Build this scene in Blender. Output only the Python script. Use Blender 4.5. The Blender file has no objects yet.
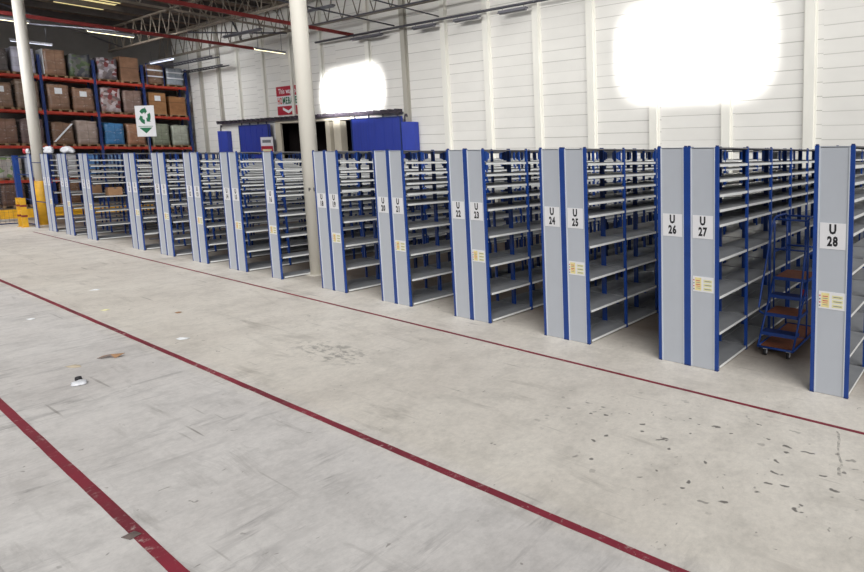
import bpy, bmesh, math, random
from mathutils import Vector, Matrix, noise as mnoise
R = random.Random(7)
sc = bpy.context.scene
C = bpy.data.collections.new('warehouse'); sc.collection.children.link(C)
PI = math.pi

# ------------------------------------------------------------------ materials
def N(nt, t, **kw):
    n = nt.nodes.new(t)
    for k, v in kw.items():
        if k in n.inputs: n.inputs[k].default_value = v
        else: setattr(n, k, v)
    return n
def base(name):
    m = bpy.data.materials.new(name); m.use_nodes = True
    nt = m.node_tree; return m, nt, nt.nodes['Principled BSDF']
def srgb(c):
    f = lambda v: (v/255/12.92) if v/255 <= .04045 else ((v/255+.055)/1.055)**2.4
    return (f(c[0]), f(c[1]), f(c[2]), 1)
def mat(name, col, rough=.5, metal=0, scale=6, amt=.12, bump=0, coat=0, stretch=None):
    """colour broken up by soft procedural noise"""
    m, nt, b = base(name); L = nt.links.new
    tc = N(nt, 'ShaderNodeTexCoord'); mp = N(nt, 'ShaderNodeMapping')
    if stretch: mp.inputs['Scale'].default_value = stretch
    L(tc.outputs['Object'], mp.inputs['Vector'])
    nz = N(nt, 'ShaderNodeTexNoise', Scale=scale, Detail=5.0, Roughness=.6); L(mp.outputs[0], nz.inputs['Vector'])
    c = srgb(col); d = tuple(v*(1-amt) for v in c[:3])+(1,); e = tuple(min(1, v*(1+amt*.6)) for v in c[:3])+(1,)
    r = N(nt, 'ShaderNodeValToRGB'); r.color_ramp.elements[0].position = .3; r.color_ramp.elements[1].position = .7
    r.color_ramp.elements[0].color = d; r.color_ramp.elements[1].color = e
    L(nz.outputs['Fac'], r.inputs['Fac']); L(r.outputs['Color'], b.inputs['Base Color'])
    b.inputs['Roughness'].default_value = rough; b.inputs['Metallic'].default_value = metal
    b.inputs['Coat Weight'].default_value = coat
    if bump:
        bp = N(nt, 'ShaderNodeBump', Strength=bump, Distance=.02); L(nz.outputs['Fac'], bp.inputs['Height']); L(bp.outputs[0], b.inputs['Normal'])
    return m
def emit(name, col, s):
    m, nt, b = base(name); c = srgb(col)
    nz = N(nt, 'ShaderNodeTexNoise', Scale=2.0); rp = N(nt, 'ShaderNodeValToRGB')
    rp.color_ramp.elements[0].color = tuple(v*.9 for v in c[:3])+(1,); rp.color_ramp.elements[1].color = c
    nt.links.new(nz.outputs['Fac'], rp.inputs['Fac']); nt.links.new(rp.outputs['Color'], b.inputs['Emission Color'])
    b.inputs['Base Color'].default_value = c; b.inputs['Emission Strength'].default_value = s
    return m

def math_(nt, op, a, b=None, c=None, clamp=False):
    n = nt.nodes.new('ShaderNodeMath'); n.operation = op; n.use_clamp = clamp
    for i, v in enumerate((a, b, c)):
        if v is None: continue
        if isinstance(v, (int, float)): n.inputs[i].default_value = v
        else: nt.links.new(v, n.inputs[i])
    return n.outputs[0]
def mixc(nt, fac, a, b, mode='MIX'):
    n = nt.nodes.new('ShaderNodeMix'); n.data_type = 'RGBA'; n.blend_type = mode
    for i, v in ((0, fac), (6, a), (7, b)):
        if isinstance(v, (int, float)): n.inputs[i].default_value = v
        elif isinstance(v, tuple): n.inputs[i].default_value = v
        else: nt.links.new(v, n.inputs[i])
    return n.outputs[2]
def ramp(nt, src, stops):
    r = nt.nodes.new('ShaderNodeValToRGB'); e = r.color_ramp.elements
    while len(e) < len(stops): e.new(.5)
    for q, (p, c) in zip(e, stops):
        q.position = p; q.color = c if isinstance(c, tuple) else (c, c, c, 1)
    nt.links.new(src, r.inputs['Fac']); return r.outputs['Color']
def noise_(nt, vec, scale, detail=6, rough=.6, sc3=None, loc=None, dist=0):
    if sc3 or loc:
        mp = nt.nodes.new('ShaderNodeMapping')
        if sc3: mp.inputs['Scale'].default_value = sc3
        if loc: mp.inputs['Location'].default_value = loc
        nt.links.new(vec, mp.inputs['Vector']); vec = mp.outputs[0]
    n = N(nt, 'ShaderNodeTexNoise', Scale=scale, Detail=float(detail), Roughness=rough, Distortion=dist)
    nt.links.new(vec, n.inputs['Vector']); return n.outputs['Fac']

def floor_material():
    m, nt, b = base('worn_concrete'); L = nt.links.new
    g = N(nt, 'ShaderNodeTexCoord').outputs['Object']
    sep = nt.nodes.new('ShaderNodeSeparateXYZ'); L(g, sep.inputs[0])
    X, Y = sep.outputs['X'], sep.outputs['Y']
    big = noise_(nt, g, .35, 4)
    col = ramp(nt, big, [(.3, srgb((212, 207, 202))), (.55, srgb((228, 224, 219))), (.8, srgb((238, 235, 231)))])
    mid = noise_(nt, g, 2.2, 8, .7)
    col = mixc(nt, .55, col, ramp(nt, mid, [(.3, .62), (.55, .98), (1, 1.0)]), 'MULTIPLY')
    # tyre smears: across the aisle near the camera, along it farther off
    nearf = nt.nodes.new('ShaderNodeMapRange'); L(Y, nearf.inputs[0]); nearf.inputs[1].default_value = -2.4; nearf.inputs[2].default_value = -2.9
    st = noise_(nt, g, 1.0, 9, .72, (6.5, 1.5, 1), None, .6); ms = noise_(nt, g, .8, 4, .6, None, (3, 1, 0))
    s1 = math_(nt, 'MULTIPLY', math_(nt, 'MULTIPLY', ramp(nt, st, [(.51, 0.0), (.66, 1.0)]), ramp(nt, ms, [(.42, 0.0), (.6, 1.0)])), nearf.outputs[0])
    st2 = noise_(nt, g, 1.0, 9, .72, (.7, 4.5, 1), (2, 5, 0), .6); ms2 = noise_(nt, g, .6, 4, .6, None, (8, 1, 0))
    s2 = math_(nt, 'MULTIPLY', ramp(nt, st2, [(.54, 0.0), (.68, 1.0)]), ramp(nt, ms2, [(.42, 0.0), (.62, 1.0)]))
    grain = noise_(nt, g, 16, 6, .8)
    gr = ramp(nt, grain, [(.35, .3), (.6, 1.0)])
    col = mixc(nt, math_(nt, 'MULTIPLY', math_(nt, 'MULTIPLY', s1, gr), .82), col, srgb((118, 115, 116)))
    col = mixc(nt, math_(nt, 'MULTIPLY', math_(nt, 'MULTIPLY', s2, gr), .65), col, srgb((122, 116, 110)))
    col = mixc(nt, .6, col, ramp(nt, grain, [(.3, .72), (.6, 1.0)]), 'MULTIPLY')
    # cool tone near the camera, warm tone in the middle strip
    cool = nt.nodes.new('ShaderNodeMapRange'); L(Y, cool.inputs[0]); cool.inputs[1].default_value = -2.6; cool.inputs[2].default_value = -2.9
    col = mixc(nt, cool.outputs[0], mixc(nt, 1.0, col, (1.0, .98, .94, 1), 'MULTIPLY'), mixc(nt, 1.0, col, (.93, .935, .96, 1), 'MULTIPLY'))
    # fine scratches
    for i, (rot, w) in enumerate(((.12, .6), (-.35, .5), (1.2, .4))):
        mp = nt.nodes.new('ShaderNodeMapping'); mp.inputs['Rotation'].default_value = (0, 0, rot); mp.inputs['Scale'].default_value = (.5, 14, 1)
        L(g, mp.inputs['Vector'])
        n = noise_(nt, mp.outputs[0], 1.2, 2, .4, None, (i*7, i*3, 0))
        sel = noise_(nt, g, .9, 2, .5, None, (i*5, 2, 1))
        f = math_(nt, 'MULTIPLY', ramp(nt, n, [(.70, 0.0), (.74, 1.0)]), ramp(nt, sel, [(.5, 0.0), (.62, 1.0)]))
        col = mixc(nt, math_(nt, 'MULTIPLY', f, w), col, srgb((110, 105, 100)))
    # small dark chips, thick on the near right of the aisle
    vo = N(nt, 'ShaderNodeTexVoronoi', Scale=10.0); mp = nt.nodes.new('ShaderNodeMapping'); mp.inputs['Scale'].default_value = (.7, 1.5, 1)
    dz = noise_(nt, g, 6, 3); L(g, mp.inputs['Vector'])
    wob = nt.nodes.new('ShaderNodeMix'); wob.data_type = 'VECTOR'; wob.inputs[0].default_value = .14
    nc = N(nt, 'ShaderNodeTexNoise', Scale=9.0); L(g, nc.inputs['Vector']); L(mp.outputs[0], wob.inputs[4]); L(nc.outputs['Color'], wob.inputs[5])
    L(wob.outputs[1], vo.inputs['Vector'])
    chips = ramp(nt, vo.outputs['Distance'], [(.17, 1.0), (.25, 0.0)])
    rnd = nt.nodes.new('ShaderNodeSeparateColor'); L(vo.outputs['Color'], rnd.inputs[0])
    pick = ramp(nt, rnd.outputs[0], [(.55, 0.0), (.57, 1.0)])
    dx = math_(nt, 'SUBTRACT', X, -.55); dy = math_(nt, 'SUBTRACT', Y, -1.55)
    d2 = math_(nt, 'ADD', math_(nt, 'POWER', math_(nt, 'MULTIPLY', dx, .55), 2), math_(nt, 'POWER', math_(nt, 'MULTIPLY', dy, 1.2), 2))
    reg = ramp(nt, math_(nt, 'ADD', d2, math_(nt, 'MULTIPLY', math_(nt, 'SUBTRACT', noise_(nt, g, 1.5, 3), .5), 1.2)), [(.45, 1.0), (1.5, .0)])
    fa = math_(nt, 'MULTIPLY', math_(nt, 'MULTIPLY', chips, pick), reg)
    col = mixc(nt, math_(nt, 'MULTIPLY', fa, .8), col, srgb((78, 74, 72)))
    # fine grit all over
    v2 = N(nt, 'ShaderNodeTexVoronoi', Scale=16.0); w2 = nt.nodes.new('ShaderNodeMix'); w2.data_type = 'VECTOR'; w2.inputs[0].default_value = .2
    L(g, w2.inputs[4]); L(nc.outputs['Color'], w2.inputs[5]); L(w2.outputs[1], v2.inputs['Vector'])
    r2 = nt.nodes.new('ShaderNodeSeparateColor'); L(v2.outputs['Color'], r2.inputs[0])
    f2 = math_(nt, 'MULTIPLY', ramp(nt, v2.outputs['Distance'], [(.12, 1.0), (.22, 0.0)]), ramp(nt, r2.outputs[1], [(.93, 0.0), (.95, 1.0)]))
    col = mixc(nt, math_(nt, 'MULTIPLY', f2, .6), col, srgb((104, 98, 94)))
    # one long dark scrape near the last run
    sx_ = math_(nt, 'ABSOLUTE', math_(nt, 'ADD', math_(nt, 'MULTIPLY', math_(nt, 'SUBTRACT', noise_(nt, g, 4, 2), .5), .12), math_(nt, 'ADD', math_(nt, 'SUBTRACT', X, .55), math_(nt, 'MULTIPLY', math_(nt, 'ADD', Y, 1.0), .25))))
    sc_ = math_(nt, 'MULTIPLY', math_(nt, 'LESS_THAN', sx_, .012), math_(nt, 'LESS_THAN', math_(nt, 'ABSOLUTE', math_(nt, 'ADD', Y, 1.02)), .33))
    col = mixc(nt, math_(nt, 'MULTIPLY', math_(nt, 'MULTIPLY', sc_, ramp(nt, grain, [(.42, 0.0), (.55, 1.0)])), .6), col, srgb((84, 80, 76)))
    # oily worn patch
    dx = math_(nt, 'SUBTRACT', X, -5.5); dy = math_(nt, 'SUBTRACT', Y, -1.75)
    d2 = math_(nt, 'ADD', math_(nt, 'POWER', math_(nt, 'MULTIPLY', dx, 1.1), 2), math_(nt, 'POWER', math_(nt, 'MULTIPLY', dy, 3.2), 2))
    o = math_(nt, 'MULTIPLY', ramp(nt, d2, [(.15, 1.0), (.9, 0.0)]), ramp(nt, noise_(nt, g, 5, 5, .7, (1, 2.2, 1)), [(.5, 0.0), (.58, 1.0)]))
    col = mixc(nt, math_(nt, 'MULTIPLY', o, .6), col, srgb((105, 103, 100)))
    # brown between the runs and darker toward the back
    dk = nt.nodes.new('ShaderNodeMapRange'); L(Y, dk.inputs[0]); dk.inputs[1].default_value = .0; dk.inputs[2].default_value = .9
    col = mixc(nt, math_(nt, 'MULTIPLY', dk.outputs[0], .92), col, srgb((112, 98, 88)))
    L(col, b.inputs['Base Color'])
    L(ramp(nt, mid, [(.3, .62), (.7, .42)]), b.inputs['Roughness'])
    bp = N(nt, 'ShaderNodeBump', Strength=.12, Distance=.01); L(mid, bp.inputs['Height']); L(bp.outputs[0], b.inputs['Normal'])
    b.inputs['Specular IOR Level'].default_value = .35
    return m

def wall_material(name, col, pitch, line, dark=.55):
    """painted plank cladding: thin dark joints every `pitch` metres in height"""
    m, nt, b = base(name); L = nt.links.new
    g = N(nt, 'ShaderNodeTexCoord').outputs['Object']
    sep = nt.nodes.new('ShaderNodeSeparateXYZ'); L(g, sep.inputs[0])
    Z = sep.outputs['Z']
    cell = nt.nodes.new('ShaderNodeMath'); cell.operation = 'FLOOR'
    q = math_(nt, 'DIVIDE', sep.outputs['X'], 2.42); L(q, cell.inputs[0])
    wn = nt.nodes.new('ShaderNodeTexWhiteNoise'); wn.noise_dimensions = '1D'; L(cell.outputs[0], wn.inputs['W'])
    z = math_(nt, 'DIVIDE', math_(nt, 'ADD', Z, math_(nt, 'MULTIPLY', wn.outputs['Value'], pitch)), pitch)
    fr = math_(nt, 'FRACT', z)
    ln = math_(nt, 'LESS_THAN', fr, line/pitch)
    row = nt.nodes.new('ShaderNodeMath'); row.operation = 'FLOOR'; L(z, row.inputs[0])
    cmb = nt.nodes.new('ShaderNodeCombineXYZ'); L(row.outputs[0], cmb.inputs[0]); L(cell.outputs[0], cmb.inputs[1])
    w2 = nt.nodes.new('ShaderNodeTexWhiteNoise'); w2.noise_dimensions = '3D'; L(cmb.outputs[0], w2.inputs['Vector'])
    nz = noise_(nt, g, .7, 5, .6, (1, 1, 2))
    c = mixc(nt, .3, srgb(col), ramp(nt, nz, [(.3, .78), (.7, 1.0)]), 'MULTIPLY')
    c = mixc(nt, .12, c, ramp(nt, w2.outputs['Value'], [(0, .7), (1, 1.0)]), 'MULTIPLY')
    str_ = ramp(nt, w2.outputs['Value'], [(0, .25), (1, 1.0)])
    c = mixc(nt, math_(nt, 'MULTIPLY', math_(nt, 'MULTIPLY', ln, str_), dark), c, srgb((120, 116, 108)))
    low_shade = math_(nt, 'LESS_THAN', Z, 2.3)  # shade painted on the lower wall to darken the gaps between shelves
    c = mixc(nt, math_(nt, 'MULTIPLY', low_shade, .8), c, srgb((104, 100, 98)))
    L(c, b.inputs['Base Color']); b.inputs['Roughness'].default_value = .75
    b.inputs['Specular IOR Level'].default_value = .2
    bp = N(nt, 'ShaderNodeBump', Strength=.4, Distance=.01); bp.invert = True; L(ln, bp.inputs['Height']); L(bp.outputs[0], b.inputs['Normal'])
    return m

def tape_material(name, wear):
    m, nt, b = base(name); L = nt.links.new
    g = N(nt, 'ShaderNodeTexCoord').outputs['Object']
    a = noise_(nt, g, 1.3, 5, .6); f = noise_(nt, g, 14, 6, .75)
    c = ramp(nt, a, [(.3, srgb((112, 40, 52))), (.7, srgb((146, 44, 62)))])
    chip = math_(nt, 'MULTIPLY', ramp(nt, f, [(.56, 0.0), (.64, 1.0)]), ramp(nt, noise_(nt, g, 1.1, 3, .5, None, (4, 0, 0)), [(.42, .1), (.65, 1.0)]))
    c = mixc(nt, math_(nt, 'MULTIPLY', chip, wear), c, srgb((196, 186, 180)))
    L(c, b.inputs['Base Color']); b.inputs['Roughness'].default_value = .55
    return m

def wrap_material(name, col, rows, gap=.35, gloss=.25, bright=.35):
    """cartons under stretch film: carton joints, pale creases of film"""
    m, nt, b = base(name); L = nt.links.new
    g = N(nt, 'ShaderNodeTexCoord').outputs['Object']
    sep = nt.nodes.new('ShaderNodeSeparateXYZ'); L(g, sep.inputs[0])
    zf = math_(nt, 'FRACT', math_(nt, 'MULTIPLY', sep.outputs['Z'], rows))
    yf = math_(nt, 'FRACT', math_(nt, 'MULTIPLY', math_(nt, 'ADD', sep.outputs['X'], sep.outputs['Y']), rows*.8))
    ln = math_(nt, 'MAXIMUM', math_(nt, 'LESS_THAN', zf, .07), math_(nt, 'LESS_THAN', yf, .05))
    big = noise_(nt, g, 2.5, 4)
    c = srgb(col)
    k = ramp(nt, big, [(.3, tuple(v*.72 for v in c[:3])+(1,)), (.7, tuple(min(1, v*1.15) for v in c[:3])+(1,))])
    k = mixc(nt, math_(nt, 'MULTIPLY', ln, gap), k, tuple(v*.35 for v in c[:3])+(1,))
    cr = noise_(nt, g, 3.2, 7, .72, (1, 1, 2.4), None, .9)
    k = mixc(nt, math_(nt, 'MULTIPLY', ramp(nt, cr, [(.56, 0.0), (.68, 1.0)]), bright), k, srgb((235, 230, 228)))
    L(k, b.inputs['Base Color']); b.inputs['Roughness'].default_value = gloss
    bp = N(nt, 'ShaderNodeBump', Strength=.3, Distance=.03); L(cr, bp.inputs['Height']); L(bp.outputs[0], b.inputs['Normal'])
    return m
def mixed_material(name, cols, scale):
    m, nt, b = base(name); L = nt.links.new
    g = N(nt, 'ShaderNodeTexCoord').outputs['Object']
    vo = N(nt, 'ShaderNodeTexVoronoi', Scale=scale); L(g, vo.inputs['Vector'])
    s = nt.nodes.new('ShaderNodeSeparateColor'); L(vo.outputs['Color'], s.inputs[0])
    r = nt.nodes.new('ShaderNodeValToRGB'); r.color_ramp.interpolation = 'CONSTANT'; e = r.color_ramp.elements
    while len(e) < len(cols): e.new(.5)
    for i, (q, c) in enumerate(zip(e, cols)): q.position = i/len(cols); q.color = srgb(c)
    L(s.outputs[0], r.inputs['Fac']); L(r.outputs['Color'], b.inputs['Base Color']); b.inputs['Roughness'].default_value = .4
    return m

M = {}
M['floor'] = floor_material()
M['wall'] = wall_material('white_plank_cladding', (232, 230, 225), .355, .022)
M['pilaster'] = mat('white_painted_pilaster', (232, 230, 222), .7, scale=1.5, amt=.06, stretch=(1, 1, .4))
M['pilaster_grey'] = mat('grimy_painted_pilaster', (176, 172, 162), .7, scale=1.5, amt=.12, stretch=(1, 1, .4))
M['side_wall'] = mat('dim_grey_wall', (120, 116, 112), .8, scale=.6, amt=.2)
M['deck'] = mat('brown_roof_deck', (112, 94, 80), .85, scale=1.2, amt=.35, stretch=(1, 8, 1))
M['blue'] = mat('blue_powder_coat', (22, 64, 142), .42, scale=5, amt=.18)
M['blue_dark'] = mat('dark_blue_paint', (30, 52, 110), .5, scale=5, amt=.25)
M['panel'] = mat('pale_grey_sheet_steel', (186, 191, 200), .5, scale=2, amt=.04)
M['panel_edge'] = mat('folded_edge_highlight', (198, 204, 214), .45, scale=2, amt=.03)  # highlight on the panel flanges put into a paler colour
M['shelf'] = mat('light_grey_shelf_steel', (214, 216, 216), .38, scale=4, amt=.1)
M['shelf_top'] = mat('mid_grey_tray', (140, 142, 146), .42, scale=2.2, amt=.25)  # trays darker than the shelf lips
M['cover'] = mat('dull_grey_top_cover', (110, 110, 114), .6, scale=4, amt=.12)
M['sign'] = mat('white_sign_card', (232, 232, 236), .5, scale=3, amt=.03)
M['ink'] = mat('black_ink', (30, 30, 36), .6, scale=20, amt=.1)
M['grey_ink'] = mat('grey_ink', (120, 122, 130), .6, scale=20, amt=.1)
M['yellow_ink'] = mat('yellow_print', (236, 222, 160), .6, scale=20, amt=.1)
M['red_ink'] = mat('red_print', (204, 92, 96), .6, scale=20, amt=.1)
M['pale_yellow_ink'] = mat('pale_yellow_print', (228, 224, 176), .6, scale=20, amt=.1)
M['tape_near'] = tape_material('red_floor_paint_near', .75)
M['tape_mid'] = tape_material('red_floor_paint_middle', .95)
M['tape_far'] = tape_material('red_floor_paint_far', .6)
M['column'] = mat('cream_column_paint', (226, 222, 212), .55, scale=1.2, amt=.08, stretch=(1, 1, .4))
M['yellow'] = mat('yellow_safety_paint', (226, 172, 40), .5, scale=4, amt=.2)
M['beam_red'] = mat('red_oxide_beam', (132, 42, 40), .6, scale=4, amt=.25)
M['rack_red'] = mat('orange_red_rack_beam', (182, 58, 40), .5, scale=3, amt=.2)
M['truss'] = mat('grey_white_truss_steel', (120, 110, 98), .6, scale=3, amt=.25)
M['truss_dark'] = mat('dark_purlin_steel', (70, 64, 62), .7, scale=3, amt=.25)
M['conduit'] = mat('dark_conduit', (70, 70, 78), .5, scale=6, amt=.15)
M['fixture'] = mat('grey_fixture_body', (150, 150, 156), .5, scale=6, amt=.1)
M['fixture_off'] = mat('unlit_fixture_body', (104, 104, 112), .5, scale=6, amt=.1)
M['tube'] = emit('warm_lit_tube', (255, 246, 205), 2.6)
M['tube_cool'] = emit('cool_lit_tube', (225, 232, 250), 1.6)
M['skylight'] = emit('yellowed_rooflight', (240, 222, 160), .9)
M['door_blue'] = mat('blue_sliding_door_paint', (44, 62, 158), .45, scale=1.5, amt=.12, stretch=(6, 1, .5))
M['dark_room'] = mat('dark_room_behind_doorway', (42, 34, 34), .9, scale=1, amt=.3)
M['cream'] = mat('cream_door_frame', (208, 200, 182), .6, scale=2, amt=.1)
M['dark_metal'] = mat('dark_track_steel', (62, 56, 66), .5, scale=5, amt=.2)
M['sign_red'] = mat('crimson_sign_band', (176, 34, 56), .5, scale=2, amt=.06)
M['sign_green'] = mat('green_sign_print', (20, 110, 72), .5, scale=6, amt=.06)
M['sign_orange'] = mat('orange_red_sign_print', (205, 70, 50), .5, scale=6, amt=.06)
M['wood'] = mat('pallet_wood', (150, 122, 92), .8, scale=5, amt=.3, stretch=(1, 6, 1))
M['tread'] = mat('brown_plywood_tread', (142, 84, 58), .6, scale=5, amt=.25, stretch=(1, 6, 1))
M['rubber'] = mat('black_rubber', (38, 38, 42), .7, scale=10, amt=.2)
M['wheel'] = mat('grey_wheel_hub', (196, 196, 200), .5, scale=10, amt=.1)
M['card'] = mat('brown_cardboard', (160, 124, 92), .8, scale=4, amt=.18)
M['card_pale'] = mat('pale_cardboard', (196, 182, 160), .8, scale=8, amt=.18)
M['paper'] = mat('white_paper', (238, 240, 244), .7, scale=8, amt=.05)
M['plastic'] = mat('white_crumpled_plastic', (226, 228, 234), .35, scale=6, amt=.12, bump=.4)
M['red_plastic'] = mat('red_plastic', (176, 40, 52), .4, scale=6, amt=.15)
M['kraft_tape'] = mat('packing_tape', (112, 100, 96), .4, scale=8, amt=.15)

# ------------------------------------------------------------------ mesh helpers
class MB:
    def __init__(s): s.bm = bmesh.new(); s.mats = []
    def mi(s, m):
        if m not in s.mats: s.mats.append(m)
        return s.mats.index(m)
    def box(s, x0, x1, y0, y1, z0, z1, m, mtx=None):
        i = s.mi(m); v = [s.bm.verts.new((x, y, z)) for z in (z0, z1) for y in (y0, y1) for x in (x0, x1)]
        if mtx is not None:
            for q in v: q.co = mtx @ q.co
        for f in ((0, 2, 3, 1), (4, 5, 7, 6), (0, 1, 5, 4), (1, 3, 7, 5), (3, 2, 6, 7), (2, 0, 4, 6)):
            s.bm.faces.new([v[k] for k in f]).material_index = i
        return v
    def prism(s, pts, d, m):
        """polygon (list of 3-D points) pushed along vector d"""
        i = s.mi(m); d = Vector(d)
        a = [s.bm.verts.new(p) for p in pts]; b = [s.bm.verts.new(Vector(p)+d) for p in pts]
        s.bm.faces.new(a[::-1]).material_index = i; s.bm.faces.new(b).material_index = i
        for k in range(len(a)):
            n = (k+1) % len(a); s.bm.faces.new((a[k], a[n], b[n], b[k])).material_index = i
    def tube(s, pts, r, m, seg=8, r2=None, smooth=True):
        i = s.mi(m); pts = [Vector(p) for p in pts]; rings = []
        for k, p in enumerate(pts):
            d = (pts[min(k+1, len(pts)-1)]-pts[max(k-1, 0)]).normalized()
            u = d.cross(Vector((0, 0, 1)))
            if u.length < .05: u = d.cross(Vector((0, 1, 0)))
            u.normalize(); w = d.cross(u)
            rr = r if r2 is None else r+(r2-r)*k/(len(pts)-1)
            rings.append([s.bm.verts.new(p+(u*math.cos(2*PI*j/seg)+w*math.sin(2*PI*j/seg))*rr) for j in range(seg)])
        for a, b in zip(rings, rings[1:]):
            for j in range(seg):
                f = s.bm.faces.new((a[j], a[(j+1) % seg], b[(j+1) % seg], b[j])); f.material_index = i; f.smooth = smooth
        for q in (rings[0][::-1], rings[-1]): s.bm.faces.new(q).material_index = i
    def lathe(s, prof, m, seg=24, c=(0, 0)):
        i = s.mi(m); rings = []
        for r, z in prof: rings.append([s.bm.verts.new((c[0]+r*math.cos(2*PI*j/seg), c[1]+r*math.sin(2*PI*j/seg), z)) for j in range(seg)])
        for a, b in zip(rings, rings[1:]):
            for j in range(seg):
                f = s.bm.faces.new((a[j], a[(j+1) % seg], b[(j+1) % seg], b[j])); f.material_index = i; f.smooth = True
        s.bm.faces.new(rings[0][::-1]).material_index = i; s.bm.faces.new(rings[-1]).material_index = i
    def text(s, body, size, m, mtx, sx=1, bold=0, align='CENTER', fit=None):
        cu = bpy.data.curves.new('lettering', 'FONT'); cu.body = body; cu.size = size; cu.align_x = align; cu.align_y = 'CENTER'
        cu.offset = bold; cu.space_character = 1.16; cu.resolution_u = 2; cu.extrude = 0
        o = bpy.data.objects.new('lettering', cu); sc.collection.objects.link(o)
        dg = bpy.context.evaluated_depsgraph_get(); me = bpy.data.meshes.new_from_object(o.evaluated_get(dg))
        if fit:
            xs = [v.co.x for v in me.vertices]; sx = fit/(max(xs)-min(xs))
        me.transform(mtx @ Matrix.Diagonal((sx, 1, 1, 1)))
        i = s.mi(m); n0 = len(s.bm.faces); s.bm.from_mesh(me); s.bm.faces.ensure_lookup_table()
        for f in s.bm.faces[n0:]: f.material_index = i
        bpy.data.objects.remove(o); bpy.data.curves.remove(cu); bpy.data.meshes.remove(me)
    def build(s, name, parent=None, loc=None, bevel=0, normals=True):
        if bevel: bmesh.ops.bevel(s.bm, geom=[e for e in s.bm.edges], offset=bevel, segments=2, affect='EDGES', profile=.6)
        if normals: bmesh.ops.recalc_face_normals(s.bm, faces=s.bm.faces)
        me = bpy.data.meshes.new(name); s.bm.to_mesh(me); s.bm.free()
        for m in s.mats: me.materials.append(M[m])
        o = bpy.data.objects.new(name, me); C.objects.link(o)
        if parent is not None: o.parent = parent
        if loc is not None: o.location = loc
        return o
def tag(o, label, cat, group=None, kind=None):
    if label: o['label'] = label
    if cat: o['category'] = cat
    if group: o['group'] = group
    if kind: o['kind'] = kind
    return o
def thing(name, label, cat, loc=(0, 0, 0), rz=0, group=None):
    o = bpy.data.objects.new(name, None); o.empty_display_size = .2; C.objects.link(o)
    o.location = loc; o.rotation_euler = (0, 0, rz)
    return tag(o, label, cat, group)
def struct(o): o['kind'] = 'structure'; return o
def copy_to(o, parent, loc=None):
    c = o.copy(); C.objects.link(c); c.parent = parent
    if loc is not None: c.location = loc
    return c

# ------------------------------------------------------------------ setting
WY = 8.7; LX = -41.2; ZR = 9.6; RX = 12.0; NY = -14.0
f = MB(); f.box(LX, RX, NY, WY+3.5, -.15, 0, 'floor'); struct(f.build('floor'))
OX0, OX1, OZ = -29.3, -23.3, 4.0           # dock opening in the back wall
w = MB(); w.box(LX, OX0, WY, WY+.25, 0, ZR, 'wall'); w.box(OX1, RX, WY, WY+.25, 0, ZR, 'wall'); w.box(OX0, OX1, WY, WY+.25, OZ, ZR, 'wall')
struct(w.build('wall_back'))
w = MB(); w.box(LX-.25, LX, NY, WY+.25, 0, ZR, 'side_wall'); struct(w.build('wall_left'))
w = MB()
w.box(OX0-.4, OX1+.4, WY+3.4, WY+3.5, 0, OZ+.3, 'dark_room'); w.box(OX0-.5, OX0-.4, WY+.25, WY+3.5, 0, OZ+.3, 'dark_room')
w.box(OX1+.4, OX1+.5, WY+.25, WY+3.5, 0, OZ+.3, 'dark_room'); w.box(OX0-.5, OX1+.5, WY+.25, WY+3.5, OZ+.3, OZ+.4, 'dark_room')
struct(w.build('wall_dock'))
w = MB(); w.box(LX, -13, -9, WY+.25, ZR, ZR+.2, 'deck')
struct(w.build('ceiling'))
for i, x in enumerate((-37.6, -35.4, -33.2, -30.55, -27.9, -25.3, -21.7, -19.28, -16.85, -14.55, -12.15, -9.85, -7.5, -5.1, -2.75, -.4, 2.0, 4.4, 6.8)):
    wd = .13 if x > -22 else .10
    z0 = 4.35 if -36 < x < -19.6 else 0
    b = MB(); g = 'pilaster_grey' if x in (-19.28, -37.6, -35.4) else 'pilaster'
    b.box(x-wd, x+wd, WY-.11, WY, z0, ZR, g); b.box(x-wd-.05, x+wd+.05, WY-.025, WY, z0, ZR, g)
    struct(b.build('trim_%d' % (i+1)))
# purlins under the deck, one structure mesh per purlin
for i in range(9):
    x = -40+i*2.2
    b = MB(); b.box(x-.05, x+.05, -3, WY-.02, ZR-.26, ZR, 'truss_dark'); b.box(x-.1, x+.1, -3, WY-.02, ZR-.28, ZR-.24, 'truss_dark'); struct(b.build('trim_%d' % (40+i)))
# rooflights let into the deck
for i, (x0, x1, y0, y1) in enumerate(((-37.2, -34.2, 3.3, 4.9),)):
    b = MB()
    b.box(x0, x1, y0, y1, ZR-.05, ZR-.02, 'skylight')
    for k in range(5):
        xx = x0+(x1-x0)*k/4; b.box(xx-.04, xx+.04, y0, y1, ZR-.09, ZR-.05, 'truss_dark')
    struct(b.build('window_%d' % (i+1)))

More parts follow.
